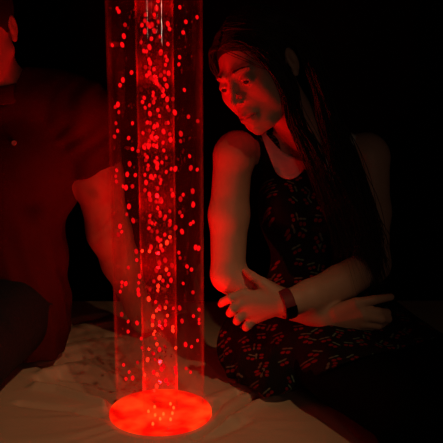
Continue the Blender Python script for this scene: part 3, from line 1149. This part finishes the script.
# ------------------------------------------------------------------ the man
def man():
    z = MAT_Z
    base = V3(-.60, 2.47, z)
    root = empty('person', tuple(base), 'man in dark red polo shirt and jeans leaning on one arm behind the tube', 'person')
    O, R, s = P(-23, 30, 2.38), Rmat(-.28, .42, -.06), 1.08
    head, W = head_sdf(O, R, s, False)
    torso = SDF()
    torso.ell(V3(-.53, 2.46, z + .50), (.180, .120, .190), .03)
    torso.ell(V3(-.565, 2.47, z + .26), (.160, .118, .160), .06)
    torso.ell(V3(-.595, 2.475, z + .132), (.175, .132, .110), .06)
    sh = P(80, 112, 2.42)
    el, wr = P(109, 232, 2.46), P(138, 308, 2.55)
    shR = V3(-.745, 2.46, z + .60)
    nb = P(-6, 88, 2.43)
    torso.cone(nb + V3(0, .01, -.03), P(58, 100, 2.43), .070, .066, .04)
    torso.cone(nb + V3(0, .01, -.03), shR + V3(.05, 0, .01), .070, .062, .04)
    torso.ell(V3(-.47, 2.395, z + .52), (.085, .045, .07), .05)
    torso.ell(V3(-.62, 2.395, z + .52), (.085, .045, .07), .05)
    arm = SDF()
    arm.ball(sh, .072, .03)
    arm.cone(sh, P(97, 175, 2.435), .066, .060, .03)
    arm.cone(P(97, 175, 2.435), el, .060, .052, .03)
    arm.cone(el, P(121, 262, 2.49), .052, .049, .03)
    arm.cone(P(121, 262, 2.49), wr, .049, .033, .02)
    armR = SDF()
    elR, wrR = V3(-.86, 2.36, z + .34), V3(-.80, 2.14, z + .23)
    armR.chain([shR, elR], [.066, .052], .03)
    armR.chain([elR, wrR], [.05, .033], .03)
    def hand(w, fw, side, flat):
        """palm from wrist w along fw, side = towards the thumb"""
        h = SDF()
        for i, a in enumerate((.030, .010, -.010, -.029)):
            kn = w + fw * (.088 - .006 * abs(i - 1)) + side * a + flat * .004
            h.cone(w + side * a * .5, kn, .019, .0125, .016)
            L = (.046, .050, .046, .036)[i]
            p1 = kn + fw * L + side * a * .25 + flat * .006; p2 = p1 + fw * L * .6 + side * a * .1 - flat * .004; p3 = p2 + fw * L * .42 - flat * .006
            h.cone(kn, p1, .0112, .0095, .005); h.cone(p1, p2, .0095, .0085, .003); h.cone(p2, p3, .0085, .0072, .003)
        t0 = w + fw * .02 + side * .022
        t1 = w + fw * .058 + side * .056; t2 = w + fw * .086 + side * .074; t3 = w + fw * .108 + side * .080 - flat * .004
        h.cone(t0, t1, .019, .0135, .014); h.cone(t1, t2, .0128, .0105, .004); h.cone(t2, t3, .0105, .0085, .003)
        return h
    wL = V3(wr[0], wr[1], wr[2])
    palm = V3(wL[0] + .010, wL[1] + .01, z + .042)
    arm.cone(wL, palm, .033, .022, .02)
    f1 = V3(.55, .83, .0); f1 /= np.linalg.norm(f1)
    handL = hand(V3(palm[0], palm[1], z + .034), f1, V3(-f1[1], f1[0], 0), V3(0, 0, 1))
    f2 = V3(.35, -.80, -.42); f2 /= np.linalg.norm(f2)
    sd = np.cross(f2, V3(0, 0, 1)); sd /= np.linalg.norm(sd)
    handR = hand(wrR, f2, -sd, np.cross(-sd, f2) * (1 if np.cross(-sd, f2)[2] > 0 else -1))
    legs = SDF()
    hl, kl, al = V3(-.525, 2.44, z + .128), V3(-.585, 2.150, z + .108), V3(-.86, 2.06, z + .060)
    hr, kr, ar = V3(-.690, 2.44, z + .128), V3(-.95, 2.20, z + .120), V3(-.76, 2.03, z + .058)
    legs.chain([hl, kl], [.108, .092], .03); legs.chain([hr, kr], [.108, .082], .03)
    legs.chain([kl, al], [.082, .044], .03)
    legs.chain([kr, V3(-.86, 2.15, z + .14), ar + V3(.0, .05, .06)], [.076, .062, .044], .03)
    legs.ell(V3(-.595, 2.475, z + .128), (.172, .130, .108), .04)
    feet = SDF()
    feet.chain([al, V3(-.95, 2.03, z + .045), V3(-1.04, 1.99, z + .038)], [.044, .038, .028], .02)
    f0 = ar + V3(.0, .05, .06)
    feet.chain([f0, f0 + V3(.09, -.03, -.06), f0 + V3(.17, -.05, -.075)], [.044, .038, .028], .02)
    neck = SDF()
    neck.chain([W(0, .018, -.04), nb + V3(0, 0, .02), nb + V3(0, .01, -.04)], [.058, .062, .072], .02)
    body = SDF()
    body.sub(head, 0); body.sub(neck, .025); body.sub(torso, .03); body.sub(legs, .02); body.sub(feet, .02)
    body.sub(arm, .03); body.sub(armR, .03); body.sub(handL, .012); body.sub(handR, .012)
    me = body.mesh('body', .005, (O - V3(.13, .16, .14), O + V3(.13, .06, .10)), .0022)
    lip_attr(me, O, R, s)
    off_mesh(me, base)
    link('body', me, M_SKIN_M, root)
    face_parts(root, body, O, R, s, (.1, -1, -.4))
    # shirt
    sl = SDF()
    a0, a1 = sh, P(99, 192, 2.44)
    sl.ball(sh, .078, .03)
    sl.cone(a0, a1, .076, .071, .03)
    d1 = a1 - a0; d1 /= np.linalg.norm(d1)
    d1c = V3(.38, 0, -.92)
    hp = P(91, 173, 2.42)
    sl.fn(lambda x, y, zz: (x - hp[0]) * d1c[0] + (y - hp[1]) * d1c[1] + (zz - hp[2]) * d1c[2], V3(-2, 1, 0), V3(2, 4, 3), 0, 'i')
    slR = SDF()
    slR.ball(shR, .076, .03)
    b1 = shR * .45 + elR * .55
    slR.cone(shR, b1, .074, .068, .03)
    d2 = b1 - shR; d2 /= np.linalg.norm(d2)
    slR.fn(lambda x, y, zz: (x - b1[0]) * d2[0] + (y - b1[1]) * d2[1] + (zz - b1[2]) * d2[2], V3(-2, 1, 0), V3(2, 4, 3), 0, 'i')
    core = SDF()
    core.sub(torso, 0, .010)
    core.ell(V3(-.600, 2.475, z + .09), (.195, .160, .135), .06)
    core.cone(V3(-.50, 2.42, z + .16), V3(-.475, 2.40, z + .03), .07, .065, .06)
    def shirt_fn(x, y, zz):
        d = core(x, y, zz)
        a = np.arctan2(y - 2.47, x + .57)
        w = np.clip((z + .42 - zz) / .4, 0, 1)
        return d + w * (.005 * np.sin(a * 17 + 3 * np.sin(zz * 9)) + .004 * np.sin(zz * 60 + a * 6)) + .002 * np.sin(zz * 30 + x * 40)
    shirt = SDF()
    lo, hi = core.bounds()
    shirt.fn(shirt_fn, lo, hi, 0)
    def slfn(x, y, zz):
        q = sl(x, y, zz)
        return q + .0022 * np.sin((x - zz * .8) * 95 + 2 * np.sin(zz * 40))
    lo2, hi2 = sl.bounds()
    shirt.fn(slfn, lo2, hi2, .02)
    shirt.sub(slR, .02)
    shirt.cone(nb + V3(0, -.015, 0), nb + V3(-.01, -.01, .12), .074, .080, .01, 's')
    shirt.fn(lambda x, y, zz: (z + .013) - zz + 0 * x + 0 * y, lo - .3, hi + .6, 0, 'i')
    # front hem lies on the lap, rides up over the thighs
    shirt.fn(lambda x, y, zz: -((y - 2.36) + (zz - z - .15) * .35) - np.clip((x + .53) * 3, 0, .4), V3(-2, 1.5, 0), V3(-.03, 2.6, z + .15), .01, 'i')
    sm = shirt.mesh('polo_shirt', .005)
    off_mesh(sm, base)
    so = link('polo_shirt', sm, M_SHIRT, root)
    # turned-down collar
    cs = SDF()
    paths = []
    n = 40
    prof = [(.074, .030), (.079, .034), (.084, .030), (.098, -.004), (.096, -.008), (.090, -.006), (.078, .020)]
    V, Q = [], []
    for i in range(n):
        a = math.radians(-75 + 330 * i / (n - 1))
        for r, h in prof:
            V.append(nb + V3(math.cos(a) * r, math.sin(a) * r * .95 - .004, h - .005 + .018 * math.sin(a)))
    k = len(prof)
    for i in range(n - 1):
        for t in range(k):
            u = (t + 1) % k
            Q.append((i * k + t, (i + 1) * k + t, (i + 1) * k + u, i * k + u))
    Q.append(tuple(range(k))); Q.append(tuple(range((n - 1) * k + k - 1, (n - 1) * k - 1, -1)))
    cm = mesh_np('collar', np.array(V) - base, Q)
    bm = bmesh.new(); bm.from_mesh(cm); bmesh.ops.recalc_face_normals(bm, faces=bm.faces); bm.to_mesh(cm); bm.free()
    link('collar', cm, M_SHIRT, so)
    # button on the placket
    b = np.array([P(14, 143, 2.33), P(8, 110, 2.33)])
    cl = SDF(); cl.fn(shirt_fn, lo, hi, 0)
    for _ in range(60):
        b = b + V3(0, 1, 0) * (cl.at(b) - .0005)[:, None] * .7
    for q in b[:1]:
        g = cl.grad(np.array([q]))[0]
        m = lathe('button', [(.0005, .003), (.0035, .003), (.005, .0035), (.006, .002), (.006, -.002), (.0005, -.002)], 24)
        o = link('button', m, M_BUTTON, so)
        o.location = q - base
        o.rotation_euler = Vector(g).to_track_quat('Z', 'Y').to_euler()
    # jeans
    jn = SDF(); jn.sub(legs, 0, .006)
    jm = jn.mesh('jeans', .005)
    off_mesh(jm, base)
    link('jeans', jm, M_JEANS, root)
    # short hair
    cap = SDF()
    cap.ell(W(0, .020, .034), np.array((.0775, .0965, .0845)) * s, 0, 'u', R)
    fz = R[:, 1] + R[:, 2] * .9; fz0 = O + R @ V3(0, -.004, 0)
    cap.fn(lambda x, y, zz: -((x - fz0[0]) * fz[0] + (y - fz0[1]) * fz[1] + (zz - fz0[2]) * fz[2]), V3(-2, 1, 0), V3(1, 3, 3), .006, 'i')
    hm = cap.mesh('hair', .004)
    off_mesh(hm, base)
    link('hair', hm, M_HAIR_M, root)


man()

# ------------------------------------------------------------------ light of the room
w = bpy.data.worlds.new('World')
S.world = w
w.use_nodes = True
bg = w.node_tree.nodes.get('Background')
bg.inputs[0].default_value = (0, 0, 0, 1)
bg.inputs[1].default_value = 0
l = bpy.data.lights.new('room_lamp', 'SPOT')
l.color = (1, .52, .23)
l.energy = WARM_W
l.spot_size = math.radians(31)
l.spot_blend = 1.0
l.shadow_soft_size = .03
o = bpy.data.objects.new('room_lamp', l)
COL.objects.link(o)
o.location = (.58, .62, 2.55)
o.rotation_euler = (Vector((-.26, 2.02, MAT_Z)) - Vector(o.location)).to_track_quat('-Z', 'Y').to_euler()
l = bpy.data.lights.new('added_side_light', 'AREA')  # added area light, no fixture: streaks on the tube, warmth on the right arm
l.shape = 'RECTANGLE'; l.size = .06; l.size_y = .7
l.color = (1, .66, .44)
l.energy = 1.4
o = bpy.data.objects.new('added_side_light', l)
COL.objects.link(o)
o.location = (.95, -.75, 1.40)
o.rotation_euler = (Vector((0, 2.1, 1.40)) - Vector(o.location)).to_track_quat('-Z', 'Y').to_euler()
